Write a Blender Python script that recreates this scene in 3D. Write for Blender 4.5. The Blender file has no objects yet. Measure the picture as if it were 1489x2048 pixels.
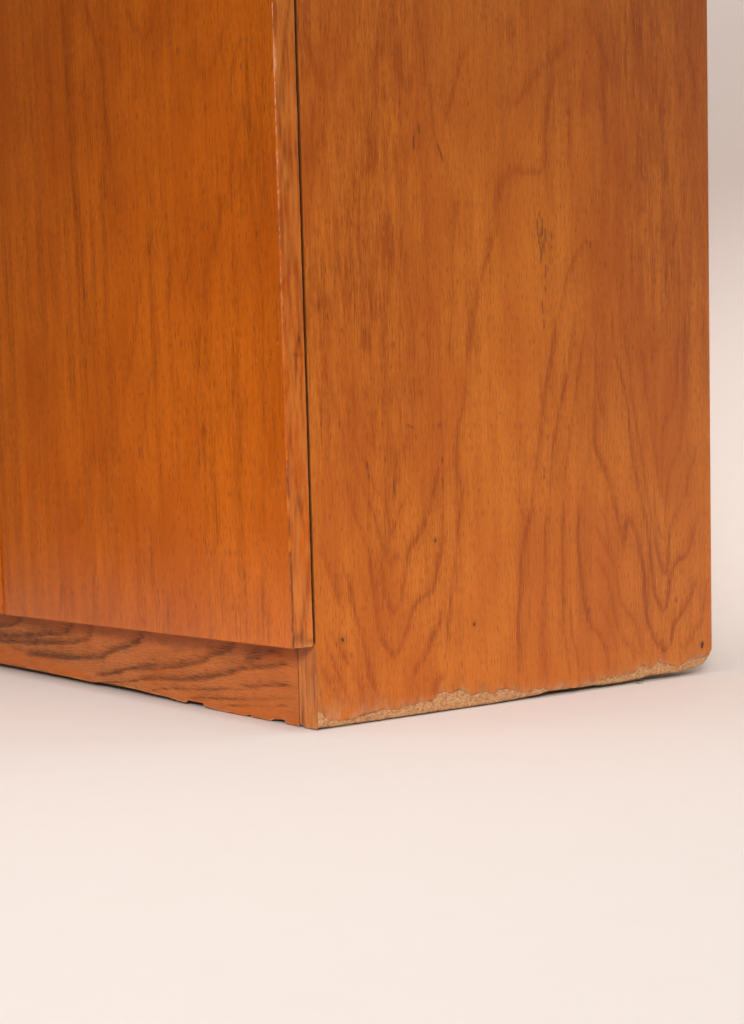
import bpy, math
import numpy as np
from mathutils import Matrix, Vector

scene = bpy.context.scene
col = scene.collection
rng = np.random.default_rng(7)

# ---------------------------------------------------------------- camera
YAW, PITCH, ROLL = -0.91939707, -0.08054349, 0.02705433
fw = Vector((math.sin(YAW)*math.cos(PITCH), math.cos(YAW)*math.cos(PITCH), math.sin(PITCH)))
rt = Vector((math.cos(YAW), -math.sin(YAW), 0.0))
dn = fw.cross(rt)
r2 = rt*math.cos(ROLL) + dn*math.sin(ROLL)
d2 = -rt*math.sin(ROLL) + dn*math.cos(ROLL)
cam_data = bpy.data.cameras.new("camera")
cam = bpy.data.objects.new("camera", cam_data)
col.objects.link(cam)
m = Matrix((r2, -d2, -fw)).transposed().to_4x4()
m.translation = Vector((0.75552442, -0.53214894, 0.15164466))
cam.matrix_world = m
cam_data.sensor_fit = 'HORIZONTAL'
cam_data.sensor_width = 24.0
cam_data.lens = 24.0*2829.17/1489.0
cam_data.shift_x = 7.62/1489.0
cam_data.shift_y = 202.7/1489.0
cam_data.clip_start = 0.01
cam_data.clip_end = 60.0
cam_data.dof.use_dof = True
cam_data.dof.focus_distance = 1.06
cam_data.dof.aperture_fstop = 11.0
scene.camera = cam

# ---------------------------------------------------------------- light
world = bpy.data.worlds.new("World")
scene.world = world
world.use_nodes = True
bg = world.node_tree.nodes["Background"]
bg.inputs[0].default_value = (1.0, 0.90, 0.82, 1)
bg.inputs[1].default_value = 0.05

def area_light(name, loc, target, size, power, color):
    ld = bpy.data.lights.new(name, 'AREA')
    ld.shape = 'RECTANGLE'; ld.size, ld.size_y = size
    ld.energy = power; ld.color = color
    o = bpy.data.objects.new(name, ld)
    col.objects.link(o)
    o.location = loc
    o.rotation_euler = (Vector(target)-Vector(loc)).to_track_quat('-Z', 'Y').to_euler()
    return o
LAMP = (1.0, 0.945, 0.895)
key = area_light("softbox_key", (2.65, -2.55, 1.50), (0.08, -0.10, -0.15), (1.3, 1.3), 6.4, LAMP)
key.data.spread = math.radians(26)
top = area_light("softbox_overhead", (0.02, -0.42, 2.75), (0.02, -0.40, 0.0), (2.0, 2.0), 24.5, LAMP)
top.data.spread = math.radians(125)
rear = area_light("added_background_fill", (0.15, 0.62, 2.10), (-0.15, 1.06, 1.40), (1.2, 0.4), 7.4, LAMP)  # added fill with no known source, brightens the backdrop behind the cabinet
rear.data.spread = math.radians(80)

scene.cycles.use_denoising = True
scene.cycles.denoising_prefilter = 'NONE'
scene.cycles.denoising_input_passes = 'RGB_ALBEDO_NORMAL'
scene.cycles.diffuse_bounces = 4
scene.cycles.sample_clamp_indirect = 2.0
vs = scene.view_settings
scene.display_settings.display_device = 'sRGB'
vs.view_transform = 'Standard'; vs.look = 'None'
vs.exposure = 0.0; vs.gamma = 1.0; vs.use_curve_mapping = False

# ---------------------------------------------------------------- measured data (millimetres on each board's own face)
# grain lines: [soft width, strength, [u0,v0,u1,v1,...]]; u along the board, v up
SIDE = [[2.6,0.62,[54.5,111.7,56.6,103.4,58.4,89.7,61.0,80.3,66.0,73.6,71.5,79.6,74.8,90.5,78.9,106.9,81.6,116.0,85.9,121.4,92.7,126.7]],[3,0.7,[41.3,125.0,43.3,117.7,47.3,101.2,50.3,87.4,51.5,71.8,53.9,58.8,58.3,50.2,65.1,45.0,71.1,48.2,76.2,58.9,81.4,71.5,87.6,79.5,100.0,86.2,103.9,96.3,108.0,109.2,110.0,114.8,112.2,124.1]],[3,0.72,[23.9,107.8,27.9,96.0,31.8,79.6,35.9,67.5,39.5,56.4,41.4,45.3,43.8,33.2,47.0,24.6,51.4,16.8,52.8,9.3]],[-3,0.68,[110.1,77.1,108.0,65.9,101.5,55.0,96.3,46.0,91.2,38.0,84.4,33.9,81.8,26.7,77.2,14.0,75.8,9.5]],[-4,0.6,[109.3,26.8,104.1,20.7,101.4,13.3]],[2,0.4,[123.1,114.2,120.0,95.4,117.0,76.6,113.3,57.9,112.2,42.7]],[3.5,0.5,[5.9,124.6,7.9,119.2,10.7,108.5,14.8,99.4,17.7,89.4,21.8,80.2]],[2.5,0.6,[11.4,65.8,13.4,62.1,21.8,48.8,30.4,37.2,34.5,27.7,37.6,16.5,39.6,9.8]],[2,0.5,[7.9,59.0,8.8,55.3,14.9,40.5,20.0,29.2,25.2,17.8,29.4,11.0]],[2.5,0.45,[4.1,45.1,5.0,41.4,9.1,32.1,14.3,24.4,18.5,16.7]],[2.5,0.45,[58.3,120.7,59.3,117.0,63.7,108.6,67.1,106.6,70.8,112.8,72.7,116.4]],[2,0.45,[25.2,197.2,35.4,173.4,42.7,157.2,50.1,140.9,57.5,120.7,59.3,107.0]],[2,0.42,[32.1,206.1,39.1,184.0,46.6,173.3,47.5,166.1,54.1,157.0,60.7,147.8,64.8,134.1,66.1,128.6,72.1,140.3,77.0,148.4,82.0,156.5]],[3,0.5,[28.5,166.3,31.3,153.0,34.3,143.1,39.5,130.4,43.6,117.7]],[-3.2,0.58,[112.2,175.6,106.3,162.6,102.3,150.6,98.3,139.5,91.9,128.6,84.4,119.6,81.3,116.0]],[4,0.45,[70.1,187.6,71.6,179.5,70.7,170.4,69.1,156.8,67.6,147.7]],[6,0.3,[66.9,232.7,67.9,226.4,63.1,221.8,56.1,218.1]],[5,0.35,[85.8,200.4,77.1,185.8,71.0,180.4]],[-2,0.6,[135.8,240.3,133.9,216.9,128.3,198.0,125.9,179.3,127.4,165.1,130.3,155.7,128.0,141.5,125.1,127.4,124.0,114.2]],[0.9,0.4,[112.3,239.6,112.0,211.8,112.9,178.4,112.6,146.6,110.5,118.5]],[1,0.3,[119.6,239.8,116.1,202.6,114.3,184.0]],[2.5,0.42,[34.1,231.7,38.9,210.6,47.3,192.9,53.8,182.2,55.6,169.6]],[1.8,0.4,[88.2,238.8,88.2,220.6,86.4,202.3]],[2,0.38,[42.9,228.4,48.2,219.7,52.1,201.9,52.8,187.6]],[2.5,0.35,[16.6,232.9,19.4,219.0,26.3,197.2,28.8,175.2]],[3.6,0.75,[199.9,147.7,195.6,136.0,189.7,120.4,187.4,106.7,185.5,85.1,183.1,69.5,182.0,53.7,181.5,34.9,180.5,20.1]],[2.8,0.78,[215.8,147.4,212.7,132.5,210.1,112.7,210.5,97.7,208.7,82.8,207.7,67.8,206.6,52.8,206.3,37.8,208.0,22.5,210.6,14.2]],[2.2,0.6,[231.3,147.0,228.6,122.0,228.6,91.7,228.9,71.4,227.8,56.3,230.3,40.8,232.9,25.3,234.7,12.8]],[3,0.62,[247.7,146.7,245.8,121.4,247.5,100.9,249.2,80.4,252.6,64.8,258.9,50.9,267.6,41.9,273.4,32.0,276.9,21.3,279.8,11.5]],[1.8,0.5,[236.0,67.9,237.1,55.6,238.3,45.3,242.3,29.6,244.9,13.9]],[2.2,0.55,[261.9,128.0,267.7,121.6,273.5,112.1,282.2,101.3,286.6,91.8,289.4,79.0,290.8,69.5,299.8,58.4,308.9,47.1,312.6,38.3,314.8,26.4,317.8,17.5]],[2.4,0.58,[261.4,103.3,268.7,96.8,275.9,86.1,281.7,71.1,284.4,57.4,288.8,45.5,294.7,36.6,303.9,27.3,308.3,16.3]],[2,0.5,[260.8,71.4,263.7,70.2,271.0,63.5,278.3,50.5,282.6,38.6,288.5,27.6,292.8,16.6]],[3.5,0.55,[283.1,148.0,284.6,145.9,290.4,130.2,295.3,111.2,296.3,106.5]],[3.4,0.72,[296.3,106.5,299.4,122.6,304.1,129.7,311.6,113.7,314.5,99.8,319.7,86.8,319.5,73.0,321.6,54.7,326.1,41.5,333.9,30.1,341.9,24.0,350.1,29.9,355.2,43.6,363.5,50.7,375.3,65.2,382.2,78.0,384.0,87.8]],[3.2,0.7,[316.8,145.2,322.7,126.0,325.6,107.8,328.5,91.7,330.6,76.6,333.6,65.7,339.2,58.9,345.6,58.4,349.0,69.0,350.8,77.6,354.2,88.3,360.8,95.5,372.5,100.4,379.3,116.5,385.4,130.6]],[2.4,0.62,[324.6,145.0,327.6,134.3,332.1,117.2,335.8,102.1,339.7,91.2,343.6,85.6,347.8,94.0,348.8,109.0,352.3,125.1,359.7,133.5,368.1,144.1]],[1.8,0.5,[331.8,149.1,332.5,144.8,335.4,128.8,340.0,115.8,344.0,114.6,345.0,128.5,346.9,144.5,350.4,160.5]],[2,0.4,[266.7,146.3,275.3,130.6,279.5,115.0,286.7,99.0]],[-4,0.5,[393.7,49.6,383.4,39.3,373.2,29.0,364.7,18.7]],[-3,0.4,[399.2,81.5,393.9,66.3,390.3,49.9]],[3,0.62,[226.5,280.0,221.9,260.1,217.3,242.3,213.5,225.5,209.6,205.8,204.9,181.2,201.1,166.4,199.3,147.7]],[2.4,0.58,[244.9,281.0,240.1,256.0,233.9,232.9,227.8,212.9,223.2,196.0,219.4,181.1,217.7,166.3,216.5,147.4]],[2.2,0.5,[256.2,276.6,248.2,236.3,242.8,216.2,238.8,196.1,234.8,176.1,232.3,161.1,231.3,147.1]],[4,0.52,[267.7,267.1,268.1,252.0,269.8,225.8,275.4,209.6,277.5,205.6]],[1,0.35,[279.2,252.5,279.3,221.9,279.4,186.1]],[4,0.52,[263.9,225.7,264.3,206.4,265.3,188.2,271.7,175.9,278.9,162.5,283.2,150.1,285.3,143.8]],[2.2,0.52,[286.9,268.0,292.5,247.8,298.3,234.7,302.6,217.2,305.3,196.5,308.0,175.7,312.4,160.0,316.8,145.2]],[2,0.45,[296.2,280.7,304.8,253.4,307.5,232.9,311.6,207.0,315.9,186.1,321.0,165.1,324.6,145.0]],[3.4,0.52,[311.3,279.5,320.2,254.0,324.5,231.2,328.8,210.3,331.7,191.4,336.1,170.3,339.8,150.0,341.7,170.2,342.8,191.5,346.2,204.2,356.1,218.2,360.4,239.6,362.4,266.2,364.3,287.5]],[-2.4,0.52,[371.7,287.9,370.6,266.5,370.1,234.5,366.5,207.6,363.7,186.2,357.1,175.5,350.4,164.8,346.9,144.5]],[-2.4,0.52,[386.2,191.6,378.4,172.1,373.3,161.3,369.7,144.0]],[4,0.4,[333.2,285.8,335.3,270.3,329.5,253.3]],[2.8,0.5,[262.1,341.8,259.2,340.5,249.0,329.8,240.2,317.2,235.7,306.1,231.2,290.1,226.7,280.0]],[1.6,0.35,[263.7,345.9,264.0,326.0,265.5,296.2,264.5,282.1]],[1.8,0.35,[301.9,419.9,305.7,380.1,308.2,349.9,315.3,319.8,319.5,294.4]],[2.5,0.3,[321.4,407.2,325.5,377.1,314.5,360.6,317.0,325.1]],[1.5,0.6,[349.6,417.8,350.2,405.5,348.5,395.0]],[2,0.35,[347.4,372.1,348.7,358.7,353.2,338.3,357.6,312.4]],[3,0.35,[329.5,335.3,332.4,321.1,333.8,310.8]],[2.5,0.28,[377.7,356.1,379.0,329.8,375.5,308.3]],[3,0.28,[278.0,332.1,283.6,317.5,281.7,297.2]],[-3.4,0.5,[171.5,351.4,163.1,328.2,155.0,310.6,148.1,291.4,143.7,272.5,140.1,255.5,136.5,240.4]],[1.6,0.45,[128.6,354.5,128.1,336.2,126.3,317.7,125.6,294.6,123.2,276.0,121.3,252.8,120.3,239.8]],[2,0.45,[33.5,353.4,36.2,336.4,42.6,331.8,48.9,320.2,49.9,315.9]],[2,0.4,[37.5,310.5,39.1,293.2,38.4,273.1]],[2.5,0.4,[51.6,299.4,53.3,285.4,54.0,272.2]],[4.5,0.5,[67.7,343.0,69.3,321.9,71.6,304.4]],[1.8,0.4,[93.9,325.9,93.2,301.5,91.9,278.8,89.5,259.7,89.4,238.8]],[1.8,0.35,[83.3,323.1,84.8,296.4,85.8,274.0,83.6,260.3]],[2,0.35,[102.7,302.2,104.7,288.7,104.2,270.4]],[2,0.35,[28.0,292.5,30.9,279.6,33.7,266.7]],[7,0.42,[17.0,285.7,12.5,281.1,6.0,277.3]],[2,0.35,[24.8,352.4,24.6,318.1,28.4,301.1,29.0,287.3]],[-5,0.35,[131.2,358.5,129.6,345.5,128.1,336.2]],[2,0.35,[46.0,267.4,47.4,258.6,47.6,249.8]],[1.2,0.55,[100.2,470.0,103.5,457.9,105.3,437.2,108.7,428.6,110.6,410.6,111.5,399.7,115.0,392.8,119.6,382.2,121.3,377.8]],[-2.4,0.5,[148.5,466.4,145.9,463.1,139.3,454.6,135.2,444.7,129.7,429.0,124.3,415.3,117.7,402.3]],[1.6,0.4,[76.2,387.8,78.1,374.5,80.1,362.1]],[1.6,0.55,[93.1,396.4,94.0,386.4]],[2,0.5,[98.9,406.2,98.4,391.6,95.2,385.7]],[3,0.38,[80.8,457.6,81.3,438.0,86.9,428.1,92.9,427.2]],[5,0.5,[7.5,447.7,11.2,431.2,17.2,417.5,19.9,415.3]],[2,0.42,[42.4,475.4,41.3,442.2,44.4,436.6]],[2.4,0.42,[41.4,415.1,42.1,402.9]],[2,0.35,[68.0,423.4,68.9,416.4]],[2,0.3,[60.9,452.5,61.1,426.0,61.7,408.3]],[6,0.5,[17.4,391.6,10.2,373.4,10.6,355.2]],[6,0.4,[53.1,392.9,57.3,381.0,52.1,362.5]],[2,0.3,[29.5,455.8,29.7,429.8,25.8,411.9,30.7,395.2]],[-4.5,0.48,[248.4,488.5,233.4,472.9,221.7,464.0,208.6,453.0,199.9,441.7,191.3,432.6,180.1,425.1]],[-4,0.5,[230.1,456.3,227.1,450.8,222.5,439.1,220.7,423.8,218.9,408.5,218.7,396.4,214.2,387.8,198.4,381.9,190.1,385.0,178.9,377.7,171.9,372.0,170.3,363.0,167.2,348.9]],[2.4,0.55,[263.8,517.6,263.5,503.3,269.4,497.2,275.3,488.0,284.2,474.0,288.6,460.2]],[1.4,0.55,[303.7,524.0,306.5,503.7,304.5,477.2,300.8,450.5,302.0,429.7]],[1.4,0.4,[317.9,521.4,318.1,484.7]],[2,0.45,[343.4,499.5,339.7,472.2,344.0,435.3,348.4,398.0]],[2.4,0.45,[370.5,536.4,373.4,504.6,383.4,484.4,384.7,457.3]],[2.2,0.4,[359.9,496.9,366.2,470.9,369.4,455.1]],[2,0.42,[278.2,478.2,280.4,437.2,284.5,410.6,292.2,405.3]],[2,0.35,[296.6,476.0,294.8,464.3,288.5,459.1]],[6,0.4,[257.4,457.5,257.8,442.2,258.3,430.0]],[1.5,0.25,[241.5,441.9,242.5,421.7,243.3,391.2]],[2,0.35,[330.3,497.3,328.7,449.3]],[8,0.35,[185.9,489.5,183.0,482.2,186.8,470.1]]]
DOOR = [[-4,0.55,[-259.1,545.4,-254.6,537.2,-243.7,513.4,-235.1,493.8,-228.8,478.5,-228.8,449.8,-223.2,427.9,-222.0,398.9]],[4,0.48,[-294.5,548.6,-289.8,511.6,-289.1,463.6,-287.9,433.3,-286.7,402.9,-280.9,377.7,-276.2,340.7,-274.7,299.3]],[4,0.48,[-195.1,520.1,-180.1,499.3,-171.3,491.5,-162.5,484.7,-152.8,491.8,-145.3,500.5]],[4,0.35,[-224.2,528.5,-211.3,504.5,-203.7,477.8,-195.6,459.0]],[4,0.25,[-177.7,471.2,-178.8,443.9]],[7,0.32,[-374.9,521.3,-372.9,482.8,-363.5,455.4]],[10,0.25,[-339.3,536.9,-343.7,510.9]],[6,0.32,[-338.0,381.2,-332.5,348.9,-329.9,317.1]],[5,0.28,[-309.0,407.1,-318.4,371.7,-319.3,334.5]],[-4,0.42,[-157.2,351.2,-175.1,331.7,-186.4,310.7,-193.0,288.9]],[9,0.32,[-240.6,406.0,-229.5,386.4,-205.5,372.9]],[12,0.28,[-270.0,488.8,-258.1,444.8,-249.9,419.5]],[6,0.25,[-418.4,368.0,-406.0,333.1]],[4,0.3,[-225.8,370.7,-223.0,358.6]],[6,0.36,[-94.8,465.6,-93.8,449.9,-80.7,432.3]],[-6,0.4,[-58.7,463.0,-65.6,447.8,-80.1,441.3]],[2,0.45,[-58.7,404.8,-53.8,419.7,-46.9,436.0,-39.9,451.0,-32.1,432.2,-30.1,404.3,-24.3,378.4,-18.8,347.9]],[3,0.45,[-89.0,313.6,-80.2,322.8,-68.5,346.7,-60.0,355.4,-52.6,379.3,-45.9,392.9,-38.3,407.2,-31.0,389.7,-28.2,374.3,-23.9,353.7]],[2.4,0.45,[-45.3,342.6,-44.0,362.5,-40.0,374.7,-34.7,360.7,-30.0,345.0,-25.7,324.3,-22.9,294.1]],[4,0.42,[-69.8,357.2,-73.0,339.2,-86.8,315.4,-97.4,283.0]],[4,0.36,[-106.3,363.9,-104.1,337.0,-116.5,312.2,-124.6,291.7]],[4,0.36,[-125.7,335.1,-137.8,320.7,-144.0,299.6]],[2,0.3,[-55.8,329.2,-57.2,278.2]],[2.5,0.3,[-111.5,438.7,-113.4,412.8,-110.7,391.2]],[3,0.35,[-101.1,493.1,-106.4,479.1]],[1.6,0.3,[-21.6,421.8,-17.9,391.8,-14.3,361.7,-14.8,322.6]],[1.6,0.28,[-26.8,457.2,-21.3,426.6]],[4,0.45,[-310.5,306.7,-309.5,287.9,-307.2,253.9,-306.2,235.1]],[6,0.4,[-271.4,305.7,-266.7,268.8,-262.9,251.5]],[5,0.42,[-191.0,284.6,-205.1,263.0,-209.0,245.9]],[5,0.36,[-166.9,259.3,-175.2,243.1,-183.9,224.3,-192.6,192.4]],[16,0.32,[-281.8,196.3,-271.4,189.7,-244.5,191.0]],[4,0.4,[-195.9,197.2,-193.2,185.4]],[1.8,0.6,[-338.1,92.3,-342.8,75.0,-349.3,56.3]],[2,0.6,[-329.1,92.5,-319.0,76.0,-319.5,56.5]],[4,0.3,[-280.2,96.4,-282.3,58.5]],[3,0.3,[-244.5,103.5,-247.2,57.9]],[3,0.34,[-202.6,116.3,-207.3,60.1]],[3.5,0.45,[-181.2,139.8,-182.6,93.1,-178.1,59.3]],[4,0.34,[-305.7,153.0,-303.3,134.0]],[4,0.28,[-335.9,288.1,-345.1,199.0]],[4,0.22,[-389.5,306.9,-382.7,253.6]],[4,0.2,[-434.8,257.6,-431.2,230.1]],[4,0.3,[-324.0,172.5,-322.4,159.7]],[1.2,0.35,[-306.0,61.7,-245.6,61.7]],[1.2,0.35,[-219.8,60.6,-177.9,62.6]],[3,0.4,[-159.2,86.1,-161.3,58.6]],[3,0.42,[-134.8,98.7,-132.0,58.0]],[2.4,0.42,[-121.5,78.3,-120.7,57.5]],[3,0.48,[-83.1,111.3,-84.3,77.7,-82.5,57.5]],[2.6,0.44,[-67.8,89.5,-68.9,56.2]],[1.8,0.5,[-38.8,101.3,-39.5,57.0]],[1.6,0.46,[-30.9,101.5,-32.7,56.3]],[1.6,0.4,[-26.1,85.7,-27.8,56.6]],[3,0.4,[-180.2,127.5,-183.4,103.4,-177.6,67.3]],[3,0.36,[-101.6,278.4,-105.4,240.0]],[4,0.36,[-120.1,235.7,-122.6,201.9]],[3.4,0.55,[-99.9,210.7,-103.1,196.4]],[3,0.3,[-77.1,232.2,-78.9,205.1]],[2.4,0.4,[-58.6,262.8,-61.7,214.9]],[4,0.34,[-100.9,196.3,-110.9,178.8,-116.6,162.0]],[2.4,0.36,[-84.7,150.2,-86.6,122.4]],[2,0.26,[-46.0,240.3,-48.0,176.6]],[1.6,0.28,[-24.0,248.7,-25.2,196.7]],[1.6,0.26,[-12.7,216.7,-12.5,154.5]]]
PLINTH = [[4,0.75,[-551.7,35.8,-520.0,41.2,-499.8,42.8,-482.3,45.8,-469.7,50.4,-459.7,54.4]],[4.5,0.72,[-547.5,27.7,-521.2,31.2,-471.5,34.4,-424.4,39.4,-397.6,40.8,-380.1,42.6,-369.0,47.2,-360.0,53.2]],[4.2,0.8,[-547.9,24.6,-521.8,26.7,-484.3,28.1,-429.8,31.3,-372.4,34.6,-347.1,38.1,-334.6,41.1,-328.0,46.7,-325.9,54.1]],[4.5,0.85,[-468.6,17.9,-426.4,20.2,-382.3,21.2,-340.3,24.0,-310.1,27.1,-290.4,32.8,-271.3,37.4,-247.2,42.7,-239.6,48.5,-235.7,53.0]],[2.8,0.75,[-325.5,10.1,-301.7,13.0,-282.4,16.3,-263.5,20.2,-236.3,23.7,-212.0,26.8]],[5,0.85,[-254.5,21.5,-236.5,23.4,-210.4,25.8,-176.9,30.1,-145.0,35.8,-133.9,40.9,-112.8,45.2,-97.9,52.0]],[1.8,0.6,[-314.2,4.7,-277.5,8.5,-246.1,13.2,-212.7,18.0]],[4,0.85,[-237.1,15.4,-202.6,17.5,-169.6,20.1,-145.9,22.9,-122.9,27.2,-100.6,31.6,-79.1,36.1,-51.8,39.2,-35.9,41.2,-32.6,43.8]],[6,0.7,[-88.7,39.6,-73.1,43.8,-57.9,48.6,-39.3,49.9]],[1.4,0.5,[-227.4,6.0,-194.8,10.7,-154.3,13.7,-123.6,16.3,-94.3,19.5]],[2.6,0.7,[-95.6,21.2,-73.1,22.6,-52.5,26.2,-39.3,27.1,-22.6,26.8]],[1.6,0.5,[-170.7,5.7,-139.2,8.5,-94.7,11.9,-55.8,15.8,-26.8,19.5]],[1.4,0.42,[-124.5,3.4,-95.0,7.4,-67.0,9.4,-33.6,14.1]],[3,0.4,[-472.1,28.9,-440.8,35.3,-412.9,41.8]],[3,0.35,[-507.2,21.6,-477.8,21.0,-449.7,18.0,-399.8,18.7]]]
VEN_EDGE = [[0.2,13.8],[2.9,11.7],[8.2,6.6],[16.9,5.2],[28.1,4.8],[39.5,6.6],[51.1,8.1],[58.1,8.2],[65.1,7.0],[72.2,8.5],[80.6,9.0],[89.1,9.9],[98.9,9.8],[103.9,14.0],[108.9,15.4],[115.1,13.3],[121.4,14.6],[127.8,13.9],[132.8,11.0],[135.3,9.3],[141.8,10.5],[149.6,10.7],[156.1,8.0],[162.2,10.7],[169.4,11.2],[177.8,9.0],[185.1,6.5],[191.2,5.8],[197.4,7.9],[208.7,6.7],[216.2,4.1],[225.2,6.9],[232.9,5.2],[240.7,3.9],[247.1,5.3],[258.3,6.4],[268.5,7.6],[283.8,8.7],[294.2,8.6],[308.7,9.9],[311.4,13.3],[316.7,14.2],[327.5,10.9],[330.2,13.4],[334.3,15.7],[343.9,13.0],[357.7,9.9],[367.5,11.8],[373.2,14.5],[380.3,13.4],[390.4,14.9],[398.4,15.6],[401.4,20.1],[402.4,24.7]]
CORE_EDGE = [[-0.8,1.4],[19.0,0.6],[41.6,0.2],[76.7,0.4],[101.1,0.8],[119.8,0.6],[86.6,0.0],[120.0,-0.1],[150.0,0.5],[171.5,1.2],[187.4,1.7],[203.5,2.3],[216.2,3.7],[242.0,3.1],[267.1,3.3],[258.3,2.4],[269.6,2.6],[279.8,2.4],[296.7,2.5],[316.6,3.3],[330.1,4.7],[352.0,3.9],[371.7,4.4],[383.1,5.6],[391.8,7.7],[397.6,11.4],[401.3,16.3],[402.4,20.9]]
PL_EDGE = [[-550.4,3.5],[-524.6,2.9],[-475.0,3.4],[-428.3,2.5],[-363.0,1.9],[-330.3,1.5],[-321.3,1.8],[-319.2,3.4],[-316.2,3.3],[-283.6,2.9],[-247.0,2.2],[-215.6,1.6],[-203.8,1.5],[-180.8,0.2],[-174.3,0.2],[-171.0,2.2],[-159.8,2.3],[-148.9,2.5],[-147.5,0.5],[-133.8,-0.3],[-95.6,-1.0],[-89.8,-0.3],[-84.1,1.1],[-80.0,0.0],[-60.9,-1.5],[-54.0,1.5],[-40.7,2.6],[-39.5,0.5],[-29.2,-0.2]]
MARK_SIDE = [[208.5,352.4,208.8,339.0],[213.3,352.9,213.7,341.4],[216.5,345.5,216.7,335.8],[210.6,357.4,210.8,354.1],[210.4,335.3,211.9,325.8],[213.9,337.5,212.6,324.8],[211.9,324.8,211.5,320.9],[222.9,343.2,223.1,338.3],[216.3,318.8,216.1,310.6],[215.5,302.8,215.5,301.6],[211.8,292.8,213.0,284.1],[222.8,333.4,222.8,332.5],[263.5,339.9,263.9,335.9],[212.4,346.1,212.7,339.3],[214.9,333.7,215.0,328.9],[210.9,341.1,209.4,335.2],[46.5,176.0,46.8,172.4],[47.6,167.9,47.5,166.1],[82.3,201.3,87.5,199.4],[112.3,179.3,112.8,176.5],[168.4,211.3,168.6,210.3],[69.3,163.1,68.9,156.8],[219.2,231.0,219.6,230.3],[233.8,229.4,234.2,229.0],[211.5,171.3,211.3,163.4],[213.4,279.3,213.7,273.5],[115.0,392.8,119.6,382.2],[93.7,394.6,93.8,387.3],[98.8,404.4,98.7,398.9]]
MARK_DOOR = [[-404.9,399.5,-403.4,398.0],[-286.0,404.6,-285.8,401.6],[-272.1,397.8,-271.7,395.9],[-221.0,401.0,-220.3,398.0],[-275.2,322.5,-275.3,316.4],[-113.7,315.1,-113.1,312.3],[-383.5,308.8,-383.1,307.4],[-411.5,145.6,-411.0,144.2],[-255.4,193.3,-255.2,190.2],[-188.5,285.4,-188.1,284.3],[-197.6,235.1,-184.3,234.4],[-182.8,150.3,-183.0,147.4],[-192.5,193.6,-190.7,186.5],[-308.8,295.3,-308.8,289.1],[-33.0,266.3,-32.8,263.2],[-105.7,245.1,-105.9,242.3],[-123.9,183.8,-124.2,180.4],[-123.3,130.6,-123.5,127.8],[-108.5,181.0,-108.7,179.3],[-145.3,266.1,-140.7,265.4]]
SPECK_SIDE = [[132.7,132.1],[278.4,190.6],[319.3,156.9],[212.3,296.9],[278.2,416.1],[72.1,79.6],[147.8,363.9],[2.9,304.3]]
SPECK_DOOR = [[-341.1,62.9],[-234.4,129.2],[-50.6,223.7],[-48.2,189.9],[-31.1,243.7],[-5.9,252.6]]
NAILS = [[21.8,58.7,1.5],[138.9,60.4,1.3],[104.4,121.6,1.2],[389.1,24.4,1.6],[256.5,61.9,1.1],[357.1,63.6,1.1]]

MM = 0.001
TD = 0.0187      # door thickness
TP = 0.0217      # side panel thickness
WD = 0.4601      # door width
WS = 0.4018      # side panel depth
HD = 0.0563      # underside of the doors
HT = 0.86        # cabinet height
WC = 0.928       # cabinet width
GAP = 0.0018

# ---------------------------------------------------------------- helpers
def vnoise(u, v, su, sv, seed):
    """smooth value noise on a (u,v) field, cell size su x sv"""
    r = np.random.default_rng(seed)
    g = r.random((257, 257))
    x = u/su; y = v/sv
    xi = np.floor(x).astype(int); yi = np.floor(y).astype(int)
    fx = x-xi; fy = y-yi
    fx = fx*fx*(3-2*fx); fy = fy*fy*(3-2*fy)
    a = g[xi % 257, yi % 257]; b = g[(xi+1) % 257, yi % 257]
    c = g[xi % 257, (yi+1) % 257]; d = g[(xi+1) % 257, (yi+1) % 257]
    return ((a*(1-fx)+b*fx)*(1-fy) + (c*(1-fx)+d*fx)*fy)*2-1

def catmull(pts, n=6):
    p = np.array(pts, float).reshape(-1, 2)
    if len(p) < 3:
        return p
    q = np.vstack([2*p[0]-p[1], p, 2*p[-1]-p[-2]])
    out = []
    for i in range(1, len(q)-2):
        for k in range(n):
            t = k/n
            out.append(0.5*((2*q[i]) + (q[i+1]-q[i-1])*t + (2*q[i-1]-5*q[i]+4*q[i+1]-q[i+2])*t*t
                       + (-q[i-1]+3*q[i]-3*q[i+1]+q[i+2])*t**3))
    out.append(p[-1])
    return np.array(out)

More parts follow.
